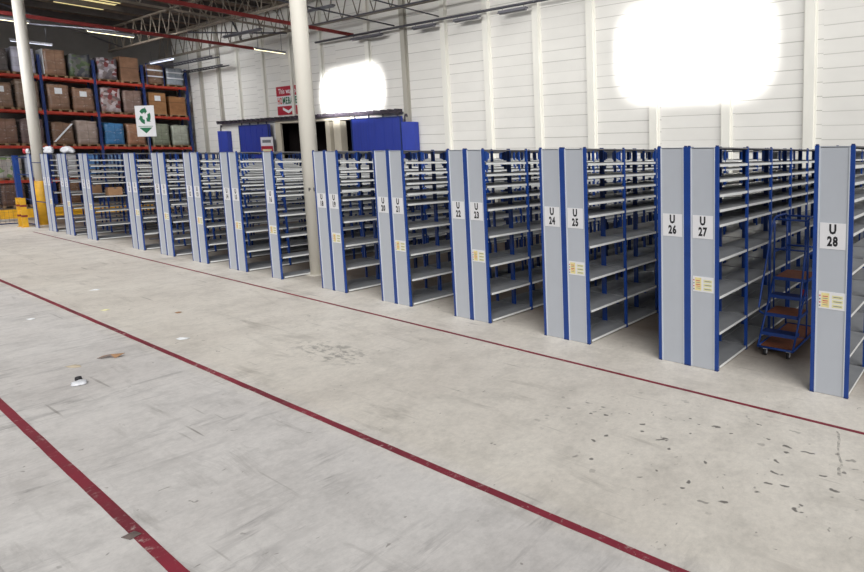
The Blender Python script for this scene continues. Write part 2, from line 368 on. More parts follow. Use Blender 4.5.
# red painted floor lines
def lerp(pts, x):
    for (xa, ya), (xb, yb) in zip(pts, pts[1:]):
        if x <= xb: break
    return ya+(yb-ya)*(x-xa)/(xb-xa)
for pts, wd, m, lab in (([(-14, -4.02), (-6.9, -4.115), (-2.5, -4.18), (3.5, -4.2)], .064, 'tape_near', 'wide dark red floor line nearest the camera, lower left corner'),
                        ([(-24, -2.66), (-15.4, -2.70), (-4, -2.755), (6, -2.775)], .056, 'tape_mid', 'chipped red floor line crossing the middle of the bare floor'),
                        ([(-25.5, -.36), (-20.8, -.40), (-4.9, -.55), (9, -.72)], .042, 'tape_far', 'thin red floor line in front of the shelving end panels')):
    b = MB(); x0, x1 = pts[0][0], pts[-1][0]; n = int((x1-x0)/.25)
    i = b.mi(m); prev = None
    for k in range(n+1):
        x = x0+(x1-x0)*k/n; y = lerp(pts, x); j = lambda: (mnoise.noise(Vector((x*1.7, y, len(b.bm.verts)*.37))))*.004
        a = (b.bm.verts.new((x, y-wd/2+j(), .0015)), b.bm.verts.new((x, y+wd/2+j(), .0015)))
        if prev: b.bm.faces.new((prev[0], a[0], a[1], prev[1])).material_index = i
        prev = a
    tag(b.build('floor_line', normals=False), lab, 'floor marking', 'red painted floor lines')

# ------------------------------------------------------------------ shelving runs
H = 2.5; W = .39; BAY = .794; NB = 10; PITCH = 1.83; PW = .044
LV = (2.315, 2.15, 1.985, 1.82, 1.655, 1.27, .85, .44, .05)
# prototypes (meshes shared by every run)
def upright_mb(cap):
    b = MB(); d, w_ = (.02, PW) if cap else (.03, .032)
    b.box(0, w_, 0, d, .01, H, 'blue')
    b.box(.005, w_-.005, .004, d-.004, H, H+.014, 'blue_dark')
    b.box(0, w_, -.004, d+.01, 0, .012, 'blue_dark')
    return b
def shelf_mb():
    b = MB(); L = BAY-.05; x0, x1 = .004, W-.004; t = .032
    b.box(x0, x1, 0, L, -.004, 0, 'shelf_top')
    for a, c in ((x0, x0+.004), (x1-.004, x1)): b.box(a, c, 0, L, -t, -.004, 'shelf')
    b.box(x0+.004, x0+.016, 0, L, -t, -t+.003, 'shelf'); b.box(x1-.016, x1-.004, 0, L, -t, -t+.003, 'shelf')
    b.box(x0+.004, x1-.004, 0, .003, -t, -.004, 'shelf_top'); b.box(x0+.004, x1-.004, L-.003, L, -t, -.004, 'shelf_top')
    b.box(x0+.02, x1-.02, L/2-.02, L/2+.02, -.02, -.004, 'shelf_top')
    return b
def cover_mb():
    b = MB(); L = BAY-.034; x0, x1 = .003, W-.003
    b.box(x0, x1, 0, L, -.003, 0, 'cover')
    for a, c in ((x0, x0+.003), (x1-.003, x1)): b.box(a, c, 0, L, -.014, -.003, 'cover')
    b.box(x0+.02, x1-.02, L/2-.03, L/2+.03, -.02, -.003, 'cover')
    return b
def panel_mb():
    b = MB(); y0, y1 = .006, .016
    b.box(PW, W-PW, y0, y1, .004, H-.012, 'panel')
    b.box(PW, PW+.012, -.001, y0, .004, H-.012, 'panel_edge'); b.box(W-PW-.012, W-PW, -.001, y0, .004, H-.012, 'panel_edge')
    b.box(PW, W-PW, y0, y1+.01, H-.02, H-.006, 'panel_edge')
    return b
def front(x, y, z): return Matrix.Translation((x, y, z)) @ Matrix.Rotation(PI/2, 4, 'X')
def sign(num, parent):
    b = MB(); x0, x1, z0, z1 = .068, .322, 1.49, 1.748
    b.box(x0, x1, .002, .0055, z0, z1, 'sign')
    c = (x0+x1)/2; o = b.build('number_sign', parent); b = MB()
    b.text('U', .128, 'ink', front(c, .0012, 1.682), .8, .0062)
    b.text(str(num), .128, 'ink', front(c, .0012, 1.562), .74, .0062)
    b.build('lettering', o)
def sticker_mb():
    b = MB(); x0, x1, z0, z1 = .07, .335, .885, 1.06; y = .0012
    b.box(x0, x1, .002, .0055, z0, z1, 'sign')
    def r(a, c, d, e, m): b.box(a, c, y, .002, d, e, m)
    r(.098, .178, .90, 1.045, 'yellow_ink')
    for k, (m, h) in enumerate((('red_ink', .012), ('grey_ink', .008), ('red_ink', .014), ('red_ink', .008), ('grey_ink', .006))):
        b.box(.112, .164, .0006, .0012, 1.015-k*.022-h*.7, 1.015-k*.022, m)
    for k in range(4): r(.076, .090, .905+k*.034, .92+k*.034, 'red_ink' if k % 2 else 'grey_ink')
    for k in range(3):
        r(.205, .312, .905+k*.045, .938+k*.045, 'pale_yellow_ink'); b.box(.22, .30, .0006, .0012, .918+k*.045, .925+k*.045, 'grey_ink')
    return b
protos = {}
def part(key, maker, parent, loc):
    if key in protos: return copy_to(protos[key], parent, loc)
    protos[key] = maker().build(key, parent, loc); return protos[key]
def up(kind, parent, loc):
    if kind in protos: return copy_to(protos[kind], parent, loc)
    protos[kind] = upright_mb(kind == 'front').build('upright', parent, loc); return protos[kind]
RUNS = 'numbered shelving runs side by side along the aisle'
def run(num, x, sticker):
    lab = {28: 'grey and blue shelving run numbered U 28, nearest the right edge', 1: 'narrow shelving run at the far left end, beside the yellow sleeved column',
           16: 'shelving run numbered U 16 standing alone just left of the tall cream column'}.get(num)
    if not lab:
        side = 'left' if num % 2 == 0 else 'right'
        mate = num+1 if num % 2 == 0 else num-1
        lab = 'shelving run numbered U %d, %s half of the pair with U %d' % (num, side, mate)
    t = thing('shelving_run', lab, 'shelving', (x, 0, 0), 0, RUNS)
    p = part('end_panel', panel_mb, t, (0, 0, 0))
    sign(num, t)
    if sticker: part('info_sticker', sticker_mb, t, (0, 0, 0))
    for i in range(NB+1):
        y = i*BAY
        if i == 0:
            up('front', t, (0, 0, 0)); up('front', t, (W-PW, 0, 0))
        else:
            up('rear', t, (0, y, 0)); up('rear', t, (W-.032, y, 0))
    c = copy_to(protos['end_panel'], t, (0, NB*BAY+.005, 0))
    for i in range(NB):
        part('top_cover', cover_mb, t, (0, i*BAY+.032, H-.005))
        for z in LV: part('shelf', shelf_mb, t, (0, i*BAY+.05, z))
    return t
for k in range(0, -11, -1):
    x = k*PITCH; n = 28+2*k
    run(n, x, n in (28, 16))
    if n not in (28, 16): run(n+1, x+W+.001, True)
for n, x in ((6, -21.82), (4, -23.78), (2, -25.55)):
    run(n, x, False); run(n+1, x+W+.001, True)
t = thing('end_frame', 'bare grey panelled end frame without shelves, leftmost of the row', 'shelving', (-27.1, 0, 0))
part('end_panel', None, t, (0, 0, 0)); up('front', t, (0, 0, 0)); up('front', t, (W-PW, 0, 0))
b = MB()
b.box(W, W+1.1, .004, .016, 2.2, 2.225, 'blue_dark'); b.build('tie_bar', t)
b = MB(); b.box(W, W+1.1, .004, .016, .9, .93, 'blue_dark'); b.build('tie_bar', t)

# ------------------------------------------------------------------ columns
def column(x, y, r, label, sleeve):
    t = thing('column', label, 'column', (x, y, 0), 0, 'cream steel columns')
    b = MB(); b.lathe([(r, .012), (r, ZR-.34)], 'column', 32); b.build('shaft', t)
    b = MB(); b.box(-r-.04, r+.04, -r-.04, r+.04, 0, .012, 'column'); b.build('base_plate', t)
    b = MB(); b.lathe([(r+.02, ZR-.6), (r+.03, ZR-.58), (r+.03, ZR-.5), (r+.02, ZR-.48)], 'truss', 32); b.box(-r-.1, r+.1, -r-.1, r+.1, ZR-.34, ZR-.3, 'truss'); b.build('cap_plate', t)
    if sleeve:
        b = MB(); b.lathe([(r+.03, .013), (r+.03, 1.55), (r+.005, 1.56)], 'yellow', 32); b.build('guard_sleeve', t)
    return t
col1 = column(-10.5, .62, .14, 'tall cream column between U 16 and U 18', False)
cx, cy = -10.5, .62
b = MB(); a0 = math.atan2(-5.30-cy, 1.58-cx)
for s, da, sz in (('F', -.32, .09), ('18', .38, .10)):
    a = a0+da; mt = Matrix.Translation((.142*math.cos(a), .142*math.sin(a), 1.74)) @ Matrix.Rotation(a+PI/2, 4, 'Z') @ Matrix.Rotation(PI/2, 4, 'X')
    b.text(s, sz, 'ink', mt, .9, .004)
b.build('stencil', col1)
col2 = column(-27.85, .4, .14, 'cream column with yellow guard sleeve at the far left', True)

# ------------------------------------------------------------------ mobile steps
def ladder():
    X0, X1 = -.87, -.43
    t = thing('mobile_steps', 'blue wheeled warehouse steps with brown treads between U 27 and U 28', 'steps', ((X0+X1)/2, 1.0, 0))
    hw = (X1-X0)/2; r = .014; yf, yb = -.27, .78; zp = .86
    steps = [(.26, -.17), (.46, -.03), (.66, .11), (zp, .25)]
    b = MB()
    for s in (-hw, hw):
        b.tube([(s, yf, .10), (s, yb, .10)], r, 'blue')
        b.tube([(s, yf, .10), (s, .25, zp-.01)], r, 'blue')
        b.tube([(s, .25, .10), (s, .25, zp)], r*.8, 'blue')
    b.tube([(-hw, yf, .10), (hw, yf, .10)], r, 'blue'); b.tube([(-hw, yb, .10), (hw, yb, .10)], r, 'blue')
    b.tube([(-hw, .25, .10), (hw, .25, .10)], r*.8, 'blue')
    b.build('base_frame', t)
    for s in (-hw, hw):
        b = MB(); b.tube([(s, yb-.05, .10), (s, yb-.05, 1.60)], r, 'blue'); b.build('rear_post', t)
        b = MB(); b.tube([(s, .25, zp-.02), (s, .25, 1.60)], r, 'blue'); b.build('front_post', t)
        b = MB(); k = 1.22 if s > 0 else 1.22
        b.tube([(s, -.10, .46), (s*1.12, -.16, .50), (s*1.16, -.16, .56), (s*1.14, -.08, .80), (s*1.04, .18, 1.50), (s, .23, 1.60), (s, .30, 1.63), (s, yb-.1, 1.63), (s, yb-.05, 1.58)], .013, 'blue')
        b.build('handrail', t)
    b = MB()
    b.tube([(-hw, .25, 1.60), (hw, .25, 1.60)], r*.9, 'blue'); b.build('cross_bar', t)
    b = MB(); b.tube([(-hw, yb-.05, 1.2), (hw, yb-.05, 1.2)], r*.9, 'blue'); b.tube([(-hw, yb-.05, 1.6), (hw, yb-.05, 1.6)], r*.9, 'blue'); b.build('guard_rail', t)
    for s in (-hw, hw):
        b = MB(); b.tube([(s, .25, 1.18), (s, yb-.05, 1.18)], r*.8, 'blue'); b.build('side_rail', t)
    b = MB(); b.tube([(-hw, .25, 1.22), (hw, .25, 1.22)], r*.7, 'blue'); b.build('chain_bar', t)
    for i, (z, y) in enumerate(steps):
        d = (.14, .34, .14, yb-.05-y)[i]
        b = MB(); b.box(-hw+.015, hw-.015, y-.01, y+d, z-.012, z+.004, 'tread' if i in (1, 3) else 'blue_dark'); tr = b.build('tread', t)
        b = MB(); b.box(-hw, hw, y-.022, y-.01, z-.035, z+.006, 'blue'); b.box(-hw, -hw+.015, y-.01, y+d, z-.035, z, 'blue'); b.box(hw-.015, hw, y-.01, y+d, z-.035, z, 'blue'); b.build('nosing', tr)
    b = MB(); b.box(-hw+.02, hw-.02, yf+.06, yb-.03, .095, .107, 'tread'); b.build('base_board', t)
    b = MB(); b.box(hw-.05, hw-.01, .222, .228, .62, .74, 'red_plastic'); b.build('warning_tag', t)
    for sx in (-hw+.09, hw-.06):
        for y in (yf+.02, yb-.02):
            c = MB(); c.box(sx-.022, sx+.022, y-.03, y+.03, .083, .09, 'wheel'); c.box(sx-.022, sx-.018, y-.015, y+.015, .03, .085, 'wheel'); c.box(sx+.018, sx+.022, y-.015, y+.015, .03, .085, 'wheel')
            cc = c.build('caster', t)
            wv = MB(); wv.tube([(sx-.016, y, .043), (sx+.016, y, .043)], .043, 'rubber', 20); wv.tube([(sx-.0165, y, .04), (sx+.0165, y, .04)], .022, 'wheel', 14); wv.build('wheel', cc)
ladder()

# ------------------------------------------------------------------ pallet racking on the far left
RXF = -39.0; RD = 1.05; Y0 = 1.15; RB = 1.83; NBAY = 4
LEV = (1.30, 2.93, 4.62, 6.28)
rk = thing('pallet_rack', 'tall pallet racking with red beams and dark blue uprights at the far left', 'racking', (RXF, Y0, 0))
for i in range(NBAY+1):
    y = i*RB; 
    for x in (0, -RD):
        b = MB(); b.box(x-.09, x, y-.05, y+.05, 0, 7.3, 'blue_dark'); b.box(x-.12, x+.03, y-.08, y+.08, 0, .02, 'blue_dark'); b.build('upright', rk)
    b = MB()
    for k in range(9):
        z = .25+k*.8; a, c = (-.09, -RD) if k % 2 else (-RD, -.09)
        b.tube([(a, y, z), (c, y, min(z+.8, 7.15))], .018, 'blue_dark', 6)
    b.build('frame_brace', rk)
for i in range(NBAY):
    for z in LEV:
        for x in (0, -RD+.0):
            b = MB(); b.box(x-.045, x+.005, i*RB+.05, (i+1)*RB-.05, z-.13, z, 'rack_red'); 
            for q in (i*RB+.05, (i+1)*RB-.09): b.box(x-.05, x+.012, q, q+.04, z-.18, z+.05, 'rack_red')
            b.build('beam', rk)
def pallet(bay, slot, lev, label, style, h=1.15, name='pallet_load', lean=0):
    y = Y0+bay*RB+.09+.05+slot*.84; w_ = .76; x1 = RXF-.02; x0 = x1-1.0; z = ([0]+list(LEV))[lev]
    yc = y+w_/2
    t = thing(name, label, 'pallet load', ((x0+x1)/2, yc, z+.001), 0, 'loaded pallets on the red racking')
    b = MB(); d = .5
    for q in (-.33, 0, .33): b.box(-d, d, q-.05, q+.05, 0, .09, 'wood')
    for k in range(6): b.box(-d+k*.176, -d+k*.176+.12, -w_/2, w_/2, .09, .112, 'wood')
    b.build('pallet', t)
    kind, col = style[0], style[1]
    key = 'load_%s_%d_%d_%d' % ((kind,)+tuple(col if kind != 'mix' else col[0]))
    if key not in M:
        if kind == 'wrap': M[key] = wrap_material(key, col, 2.6, .4, .25, .5)
        elif kind == 'card': M[key] = wrap_material(key, col, 1.3, .5, .8, .02)
        elif kind == 'mix': M[key] = mixed_material(key, col, 7)
    b = MB(); i = b.mi(key); n = 5; rr = random.Random(bay*31+slot*7+lev*3+2)
    hw = w_/2-.02; hd = d-.02
    # subdivided block with a soft, bulging, slightly uneven skin
    v = bmesh.ops.create_cube(b.bm, size=1)['verts']; bmesh.ops.subdivide_edges(b.bm, edges=b.bm.edges[:], cuts=n, use_grid_fill=True)
    off = rr.random()*50; amp = {'wrap': .03, 'mix': .06, 'card': .006}[kind]
    for q in b.bm.verts:
        p = q.co.copy(); q.co = Vector((p.x*2*hd*.97, p.y*2*hw*.97+lean*(p.z+.5), (p.z+.5)*h+.114))
        nv = mnoise.noise_vector(Vector((p.x*3+off, p.y*3, p.z*3)))*amp
        if p.z < -.49: nv = Vector((nv.x*.3, nv.y*.3, 0))
        if p.z > .49: nv.z *= 2.2
        nv.y = max(-.02, min(.02, nv.y)); q.co += nv
    if kind != 'card':
        for q in b.bm.faces: q.smooth = True
    o = b.build('stack', t)
    if len(style) > 2:
        for e in style[2]:
            b = MB()
            if e == 'label': b.box(hd-.0, hd+.035, -.12, .12, .114+h*.62, .114+h*.86, 'paper'); b.build('paper_label', o)
            if e == 'white_side': b.box(-hd, hd, -hw-.02, -hw, .12, .11+h, 'paper'); b.build('side_sheet', o)
            if e == 'strip':
                b.prism([(hd+.03, -.36, .2), (hd+.03, -.28, .2), (hd+.03, .36, .114+h*.95), (hd+.03, .28, .114+h*.95)], (.006, 0, 0), 'paper'); b.build('plastic_strip', o)
            if e == 'band':
                for q in (.35, .7): b.box(hd, hd+.034, -hw, hw, .114+h*q, .114+h*q+.07, 'paper'); 
                b.build('white_band', t)
            if e == 'cage':
                for yy in (-hw-.0, hw-.03): b.box(hd+.03, hd+.06, yy, yy+.03, .0, h+.2, 'blue_dark')
                b.box(hd+.03, hd+.06, -hw, hw, h+.17, h+.2, 'blue_dark'); b.build('cage_frame', t)
BR = (150, 118, 98); BR2 = (132, 102, 84); CB = (168, 122, 80)
P = pallet
# top level (4)
P(0, 0, 4, 'dark grey load at the left end of the top racking level', ('wrap', (110, 104, 104)), 1.0)
P(0, 1, 4, 'white film wrapped load on top racking level beside the far left column', ('wrap', (205, 204, 222)), 1.15)
P(1, 0, 4, 'tall brown load with a white side sheet on the top racking level', ('wrap', BR, ('white_side',)), 1.2)
P(1, 1, 4, 'dark green and grey load on the top racking level', ('mix', ((66, 84, 56), (92, 92, 92), (70, 72, 80), (88, 104, 70), (110, 108, 108))), 1.1)
P(2, 0, 4, 'mottled grey and red load on the top racking level', ('mix', ((150, 142, 148), (120, 60, 60), (104, 96, 100), (178, 172, 178), (124, 112, 112))), 1.05)
P(2, 1, 4, 'plain brown carton load right of the mottled grey and red one', ('card', (140, 104, 80)), 1.25)
P(3, 0, 4, 'brown load with a dark blue frame on the top racking level', ('wrap', (138, 108, 88), ('cage', 'band')), .95)
P(3, 1, 4, 'pale blue grey load at the right end of the top racking level', ('wrap', (164, 172, 182), ('band',)), .9)
# third level
P(0, 0, 3, 'brown and white load at the left end of the middle racking level', ('wrap', (150, 122, 104), ('label',)), 1.1)
P(0, 1, 3, 'tall dull brown load behind the far left column on the middle level', ('wrap', (142, 120, 104)), 1.3)
P(1, 0, 3, 'brown film wrapped load with a white paper label on the middle level', ('wrap', BR, ('label',)), 1.2)
P(1, 1, 3, 'brown film wrapped load left of the red and white goods', ('wrap', (146, 112, 92), ('label',)), 1.1)
P(2, 0, 3, 'mixed red and white goods under film on the middle racking level', ('mix', ((150, 120, 116), (128, 56, 56), (196, 186, 188), (112, 96, 96), (170, 158, 158))), 1.2)
P(2, 1, 3, 'grey brown film wrapped load right of the red and white goods', ('wrap', (142, 118, 108)), 1.15)
P(3, 0, 3, 'orange brown cardboard load with a white label above the recycling sign', ('card', CB, ('label',)), 1.15)
P(3, 1, 3, 'plain orange brown cardboard load against the white wall, middle level', ('card', (160, 112, 72)), 1.0)
# second level
P(0, 0, 2, 'brown film wrapped load at the left end of the low racking level', ('wrap', (134, 104, 90)), 1.15)
P(0, 1, 2, 'dark mauve brown wrapped load behind the far left column, low level', ('wrap', (120, 100, 98)), 1.15)
P(1, 0, 2, 'brown load crossed by a white plastic strip', ('wrap', (132, 104, 86), ('strip',)), 1.05)
P(1, 1, 2, 'pale grey brown film wrapped load left of the blue one', ('wrap', (172, 154, 144)), 1.15)
P(2, 0, 2, 'bright blue wrapped load on the low racking level', ('wrap', (72, 128, 178)), 1.1)
P(2, 1, 2, 'brown carton load with white film behind the recycling sign', ('wrap', (166, 124, 98)), 1.1)
P(3, 0, 2, 'grey green wrapped load just right of the recycling sign', ('wrap', (142, 148, 128)), 1.15)
P(3, 1, 2, 'pale grey green wrapped load beside the white wall', ('wrap', (176, 180, 166)), 1.1)
# lowest beam and ground, seen behind the shelving
P(0, 0, 1, 'pale load with a green base behind the mesh fence', ('mix', ((176, 172, 168), (188, 180, 172), (120, 146, 96), (168, 160, 156))), 1.0)
P(0, 1, 1, 'white wrapped load seen beside the thick blue post', ('wrap', (184, 190, 206)), 1.05)
P(1, 0, 1, 'white load seen through the shelves of U 2 and U 4', ('wrap', (196, 196, 200)), 1.1)
P(1, 1, 1, 'blue wrapped load seen through the shelves right of U 7', ('wrap', (84, 128, 182)), 1.1)
P(2, 0, 1, 'blue grey wrapped load seen through the shelves left of U 8', ('wrap', (110, 138, 178)), 1.1)
P(0, 0, 0, 'brown ground level load behind the mesh fence', ('wrap', (110, 86, 76)), 1.0)
P(0, 1, 0, 'dark blue ground level load behind the thick blue post', ('wrap', (58, 66, 96)), 1.0)
P(1, 0, 0, 'brown ground level load seen through the far left shelving', ('wrap', (120, 92, 72)), 1.0)

# mesh fence, barrier and guards at the far left end
fx = -28.55
t = thing('mesh_fence', 'mesh fence with a thick blue post at the far left', 'fence', (fx, 0, 0))
b = MB(); b.box(-.09, .09, -.06, .06, 0, 2.45, 'blue'); b.build('post', t)
b = MB(); b.box(-.05, .05, -2.6, -2.5, 0, 2.45, 'blue'); b.build('post', t)
b = MB(); b.tube([(0, -2.5, 2.4), (0, 0, 2.4)], .018, 'fixture'); b.tube([(0, -2.5, .08), (0, 0, .08)], .02, 'blue_dark'); b.build('rail', t)
b = MB()
for k in range(1, 12): b.tube([(0, -2.5, .08+k*.2), (0, 0, .08+k*.2)], .003, 'conduit', 4)
for k in range(1, 25): b.tube([(0, -2.5+k*.1, .08), (0, -2.5+k*.1, 2.4)], .0025, 'conduit', 4)
m_ = b.build('wire_mesh', t); m_['kind'] = 'stuff'
b = MB()
for z in (2.38, 1.8, .95, .10): b.box(.09, 1.43, -.012, .012, z-.018, z+.018, 'blue_dark')
b.build('tie_bar', t)
t = thing('crash_barrier', 'long yellow crash barrier in front of the pallet racking', 'barrier', (-30.6, 1.2, 0))
b = MB(); b.box(-.06, .06, -4.5, 3.5, .1, .44, 'yellow'); b.box(-.08, .08, -4.5, 3.5, .24, .3, 'yellow'); b.build('rail', t)
for y in (-4.3, -1.6, 1.0, 3.3):
    b = MB(); b.box(-.13, -.06, y-.06, y+.06, 0, .36, 'yellow'); b.box(-.2, .0, y-.12, y+.12, 0, .015, 'yellow'); b.build('post', t)
t = thing('post_guard', 'yellow framed guard with red marks between the blue post and the first shelving run', 'guard', (-27.75, -.14, 0))
for x in (-.24, .24):
    b = MB(); b.box(x-.07, x+.07, -.06, .06, 0, 1.0, 'yellow'); b.box(x-.1, x+.1, -.09, .09, 0, .015, 'yellow')
    for z in (.35, .7): b.box(x-.072, x+.072, -.062, .062, z, z+.07, 'beam_red')
    b.build('upright', t)
b = MB()
for z in (.9, .5): b.box(-.17, .17, -.04, .04, z-.06, z+.06, 'yellow')
b.build('cross_rail', t)

# odds and ends lying on the shelving
def crumple(name, label, cat, loc, sx, sy, sz, m, seed):
    b = MB(); i = b.mi(m); bmesh.ops.create_icosphere(b.bm, subdivisions=3, radius=1)
    for q in b.bm.verts:
        p = q.co.copy(); k = 1+.35*mnoise.noise(p*1.7+Vector((seed, 0, 0)))+.18*mnoise.noise(p*4.5+Vector((0, seed, 0)))
        p *= k; q.co = Vector((p.x*sx, p.y*sy, max(p.z, -.7)*sz+.7*sz))
    for fc in b.bm.faces: fc.material_index = i; fc.smooth = True
    o = b.build(name); o.location = loc; return tag(o, label, cat)
TOPZ = H+.015
crumple('plastic_bag', 'low white plastic bag on the shelving right beside the yellow sleeved column', 'plastic', (-25.2, .13, TOPZ), .3, .10, .13, 'plastic', 3)
crumple('plastic_bag', 'crumpled white plastic sheet on top of the second shelving pair from the left end', 'plastic', (-23.4, .16, TOPZ), .3, .13, .13, 'plastic', 9)
crumple('plastic_bag', 'small lump of white plastic on the bare end frame at the left end', 'plastic', (-26.85, .0, TOPZ), .07, .05, .10, 'plastic', 14)
b = MB(); b.lathe([(.05, 0), (.07, .0), (.075, .08), (.07, .16), (.04, .16), (.03, .0)], 'red_plastic', 24)
o = b.build('tape_reel'); o.location = (-27.05, .0, TOPZ); tag(o, 'red reel on top of the bare end frame at the left end', 'reel')
def carton(x, y, z, sx, sy, sz, label):
    t = thing('carton', label, 'box', (x, y, z))
    b = MB(); b.box(-sx/2, sx/2, -sy/2, sy/2, 0, sz, 'card'); b.build('box_body', t, bevel=.004)
    b = MB(); b.box(-sx/2-.001, sx/2+.001, -.025, .025, sz-.05, sz+.002, 'kraft_tape'); b.build('packing_tape', t)
carton(-23.15, .55, LV[5]+.001, .26, .3, .26, 'small brown carton on a shelf of the second pair from the left end')
carton(-21.2, .5, LV[5]+.001, .26, .3, .24, 'wide brown carton on a shelf right of the U 7 end panel')

# ------------------------------------------------------------------ sliding doors and wall signs
def sliding(x0, x1, z1, label):
    t = thing('sliding_door', label, 'door', ((x0+x1)/2, WY-.2, 0), 0, 'blue sliding dock doors')
    hw = (x1-x0)/2; b = MB(); b.box(-hw, hw, -.04, .04, .03, z1, 'door_blue')
    n = int(2*hw/.55)
    for k in range(1, n): xx = -hw+2*hw*k/n; b.box(xx-.012, xx+.012, -.048, -.04, .05, z1-.05, 'door_blue')
    b.build('leaf', t)
    b = MB()
    for q in ((-hw, -hw+.06), (hw-.06, hw)): b.box(q[0], q[1], -.06, -.041, .03, z1, 'blue_dark')
    b.box(-hw, hw, -.06, -.041, z1-.05, z1, 'blue_dark'); b.build('edge_frame', t)
    b = MB()
    for k in range(4): xx = -hw+.25+k*(2*hw-.5)/3; b.box(xx-.03, xx+.03, -.02, .02, z1, z1+.12, 'dark_metal')
    b.build('hanger', t)
    return t
sliding(-33.2, -30.1, 4.0, 'blue sliding dock door left of the doorway')
sliding(-22.95, -19.45, 4.0, 'wide blue sliding dock door right of the tall column')
t = thing('door_track', 'dark toothed sliding door track along the white wall', 'track', (-27.7, WY-.2, 4.13))
b = MB(); b.box(-8.0, 8.1, -.03, .03, 0, .06, 'dark_metal'); b.box(-8.0, 8.1, .03, .2, .02, .05, 'dark_metal'); b.build('rail', t)
b = MB()
for k in range(34): x = -7.9+k*.48; b.box(x-.07, x+.07, -.06, .2, .05, .17, 'dark_metal')
b.build('brackets', t)
def guard(x, label):
    t = thing('door_guard', label, 'guard', (x, WY-.3, 0), 0, 'blue door end guards')
    b = MB(); b.prism([(-.22, -.15, 0), (.22, .1, 0), (.22, .29, 0), (-.22, .29, 0)], (0, 0, 3.75), 'door_blue'); b.build('guard_body', t)
    b = MB(); b.tube([(-.2, 0, 3.75), (-.2, 0, 3.95), (-.15, 0, 4.05), (-.08, 0, 4.05), (-.05, 0, 3.95)], .03, 'dark_metal'); b.build('hook', t)
guard(-18.9, 'narrow blue door guard right of the wide blue door')
guard(-34.9, 'narrow blue door guard at the left end of the door track')
b = MB()
b.box(OX0-.5, OX0, WY-.08, WY+.25, 0, OZ, 'cream'); b.box(OX0-.5, OX1, WY-.08, WY+.01, OZ, OZ+.1, 'cream')
b.box(-25.35, -25.0, WY-.05, WY+.25, 0, OZ, 'cream'); b.box(-24.75, -24.2, WY-.02, WY+.25, 0, OZ, 'cream')
struct(b.build('door_1'))
# shop sign
t = thing('wall_sign', 'red and white direction sign with a downward chevron, on the wall behind the tall column', 'sign', (-28.5, WY-.001, 4.4))
b = MB(); b.box(-1.02, 1.02, -.03, 0, 0, 1.36, 'sign'); b.build('board', t)
b = MB(); b.box(-1.02, 1.02, -.036, -.03, .9, 1.36, 'sign_red'); b.box(-1.02, 1.02, -.036, -.03, 0, .42, 'sign_red')
b.text('This way to', .34, 'paper', front(0, -.039, 1.12), 1.0, .008, fit=1.6)
b.prism([(-.5, -.036, .36), (0, -.036, .2), (.5, -.036, .36), (.5, -.036, .24), (0, -.036, .06), (-.5, -.036, .24)], (0, -.004, 0), 'paper')
b.text('HO', .45, 'sign_orange', front(-.74, -.034, .66), 1, .016, fit=.42)
b.text('MEBASE', .45, 'sign_green', front(.18, -.034, .66), 1, .016, fit=1.32)
b.build('lettering', t)
# small white and red sign on the blue door
t = thing('notice_board', 'small white and red notice in front of the left blue door', 'sign', (-30.3, WY-.262, 2.45))
b = MB(); b.box(-.6, .6, -.02, 0, 0, .9, 'sign'); b.build('board', t)
b = MB(); b.box(-.58, .58, -.024, -.02, .04, .46, 'sign_red'); b.box(-.42, .42, -.024, -.02, .62, .76, 'grey_ink')
b.box(-.46, .46, -.028, -.024, .20, .30, 'pale_yellow_ink'); b.build('print', t)

b = MB(); b.box(-.28, .28, -.02, 0, .22, .5, 'sign'); b.box(-.2, .2, -.024, -.02, .28, .44, 'red_ink'); o = b.build('notice'); o.location = (-24.85, WY-.001, 4.75); tag(o, 'faint small pink notice in the sunlit wall patch', 'sign')
b = MB(); b.box(-.36, .36, -.02, 0, 0, .2, 'grey_ink'); b.box(-.34, .34, -.024, -.02, .02, .18, 'grey_ink'); o = b.build('notice'); o.location = (-24.5, WY-.001, 4.58); tag(o, 'small dark grey plate below the pink notice', 'sign')
# recycling sign
t = thing('recycling_sign', 'white sign with green recycling symbol and down arrow', 'sign', (-19.95, 1.0, 2.98), math.radians(16))
b = MB(); b.box(-.36, .36, -.012, 0, 0, .88, 'sign'); b.build('board', t)
b = MB(); cz = .58; y = -.014
def ang(a, r): return (r*math.sin(a), y, cz+r*math.cos(a))
for k in range(3):
    a0 = k*2*PI/3-.30; i = b.mi('sign_green')
    # bent band with an arrow head, three times round
    pin, pout = [], []
    for j in range(7):
        a = a0-.66+j*.18
        pin.append(ang(a, .105)); pout.append(ang(a, .225))
    vs = [b.bm.verts.new(q) for q in pin]; vo = [b.bm.verts.new(q) for q in pout]
    for j in range(6): b.bm.faces.new((vs[j], vs[j+1], vo[j+1], vo[j])).material_index = i
    aa = a0-.66+6*.18
    h = [b.bm.verts.new(q) for q in (ang(aa, .06), ang(aa+.55, .165), ang(aa, .27))]; b.bm.faces.new(h).material_index = i
h = [b.bm.verts.new(q) for q in ((-.25, y, .255), (.25, y, .255), (0, y, .09))]; b.bm.faces.new(h).material_index = b.mi('sign_green')
b.box(-.28, .28, y, y+.002, .285, .30, 'sign_green')
b.build('print', t, normals=False)
b = MB(); b.tube([(0, .012, .02-2.98), (0, .012, .8)], .012, 'conduit', 8); b.build('pole', t)
b = MB(); b.lathe([(.2, -2.98), (.2, -2.965), (.05, -2.95)], 'conduit', 20); b.build('base', t)

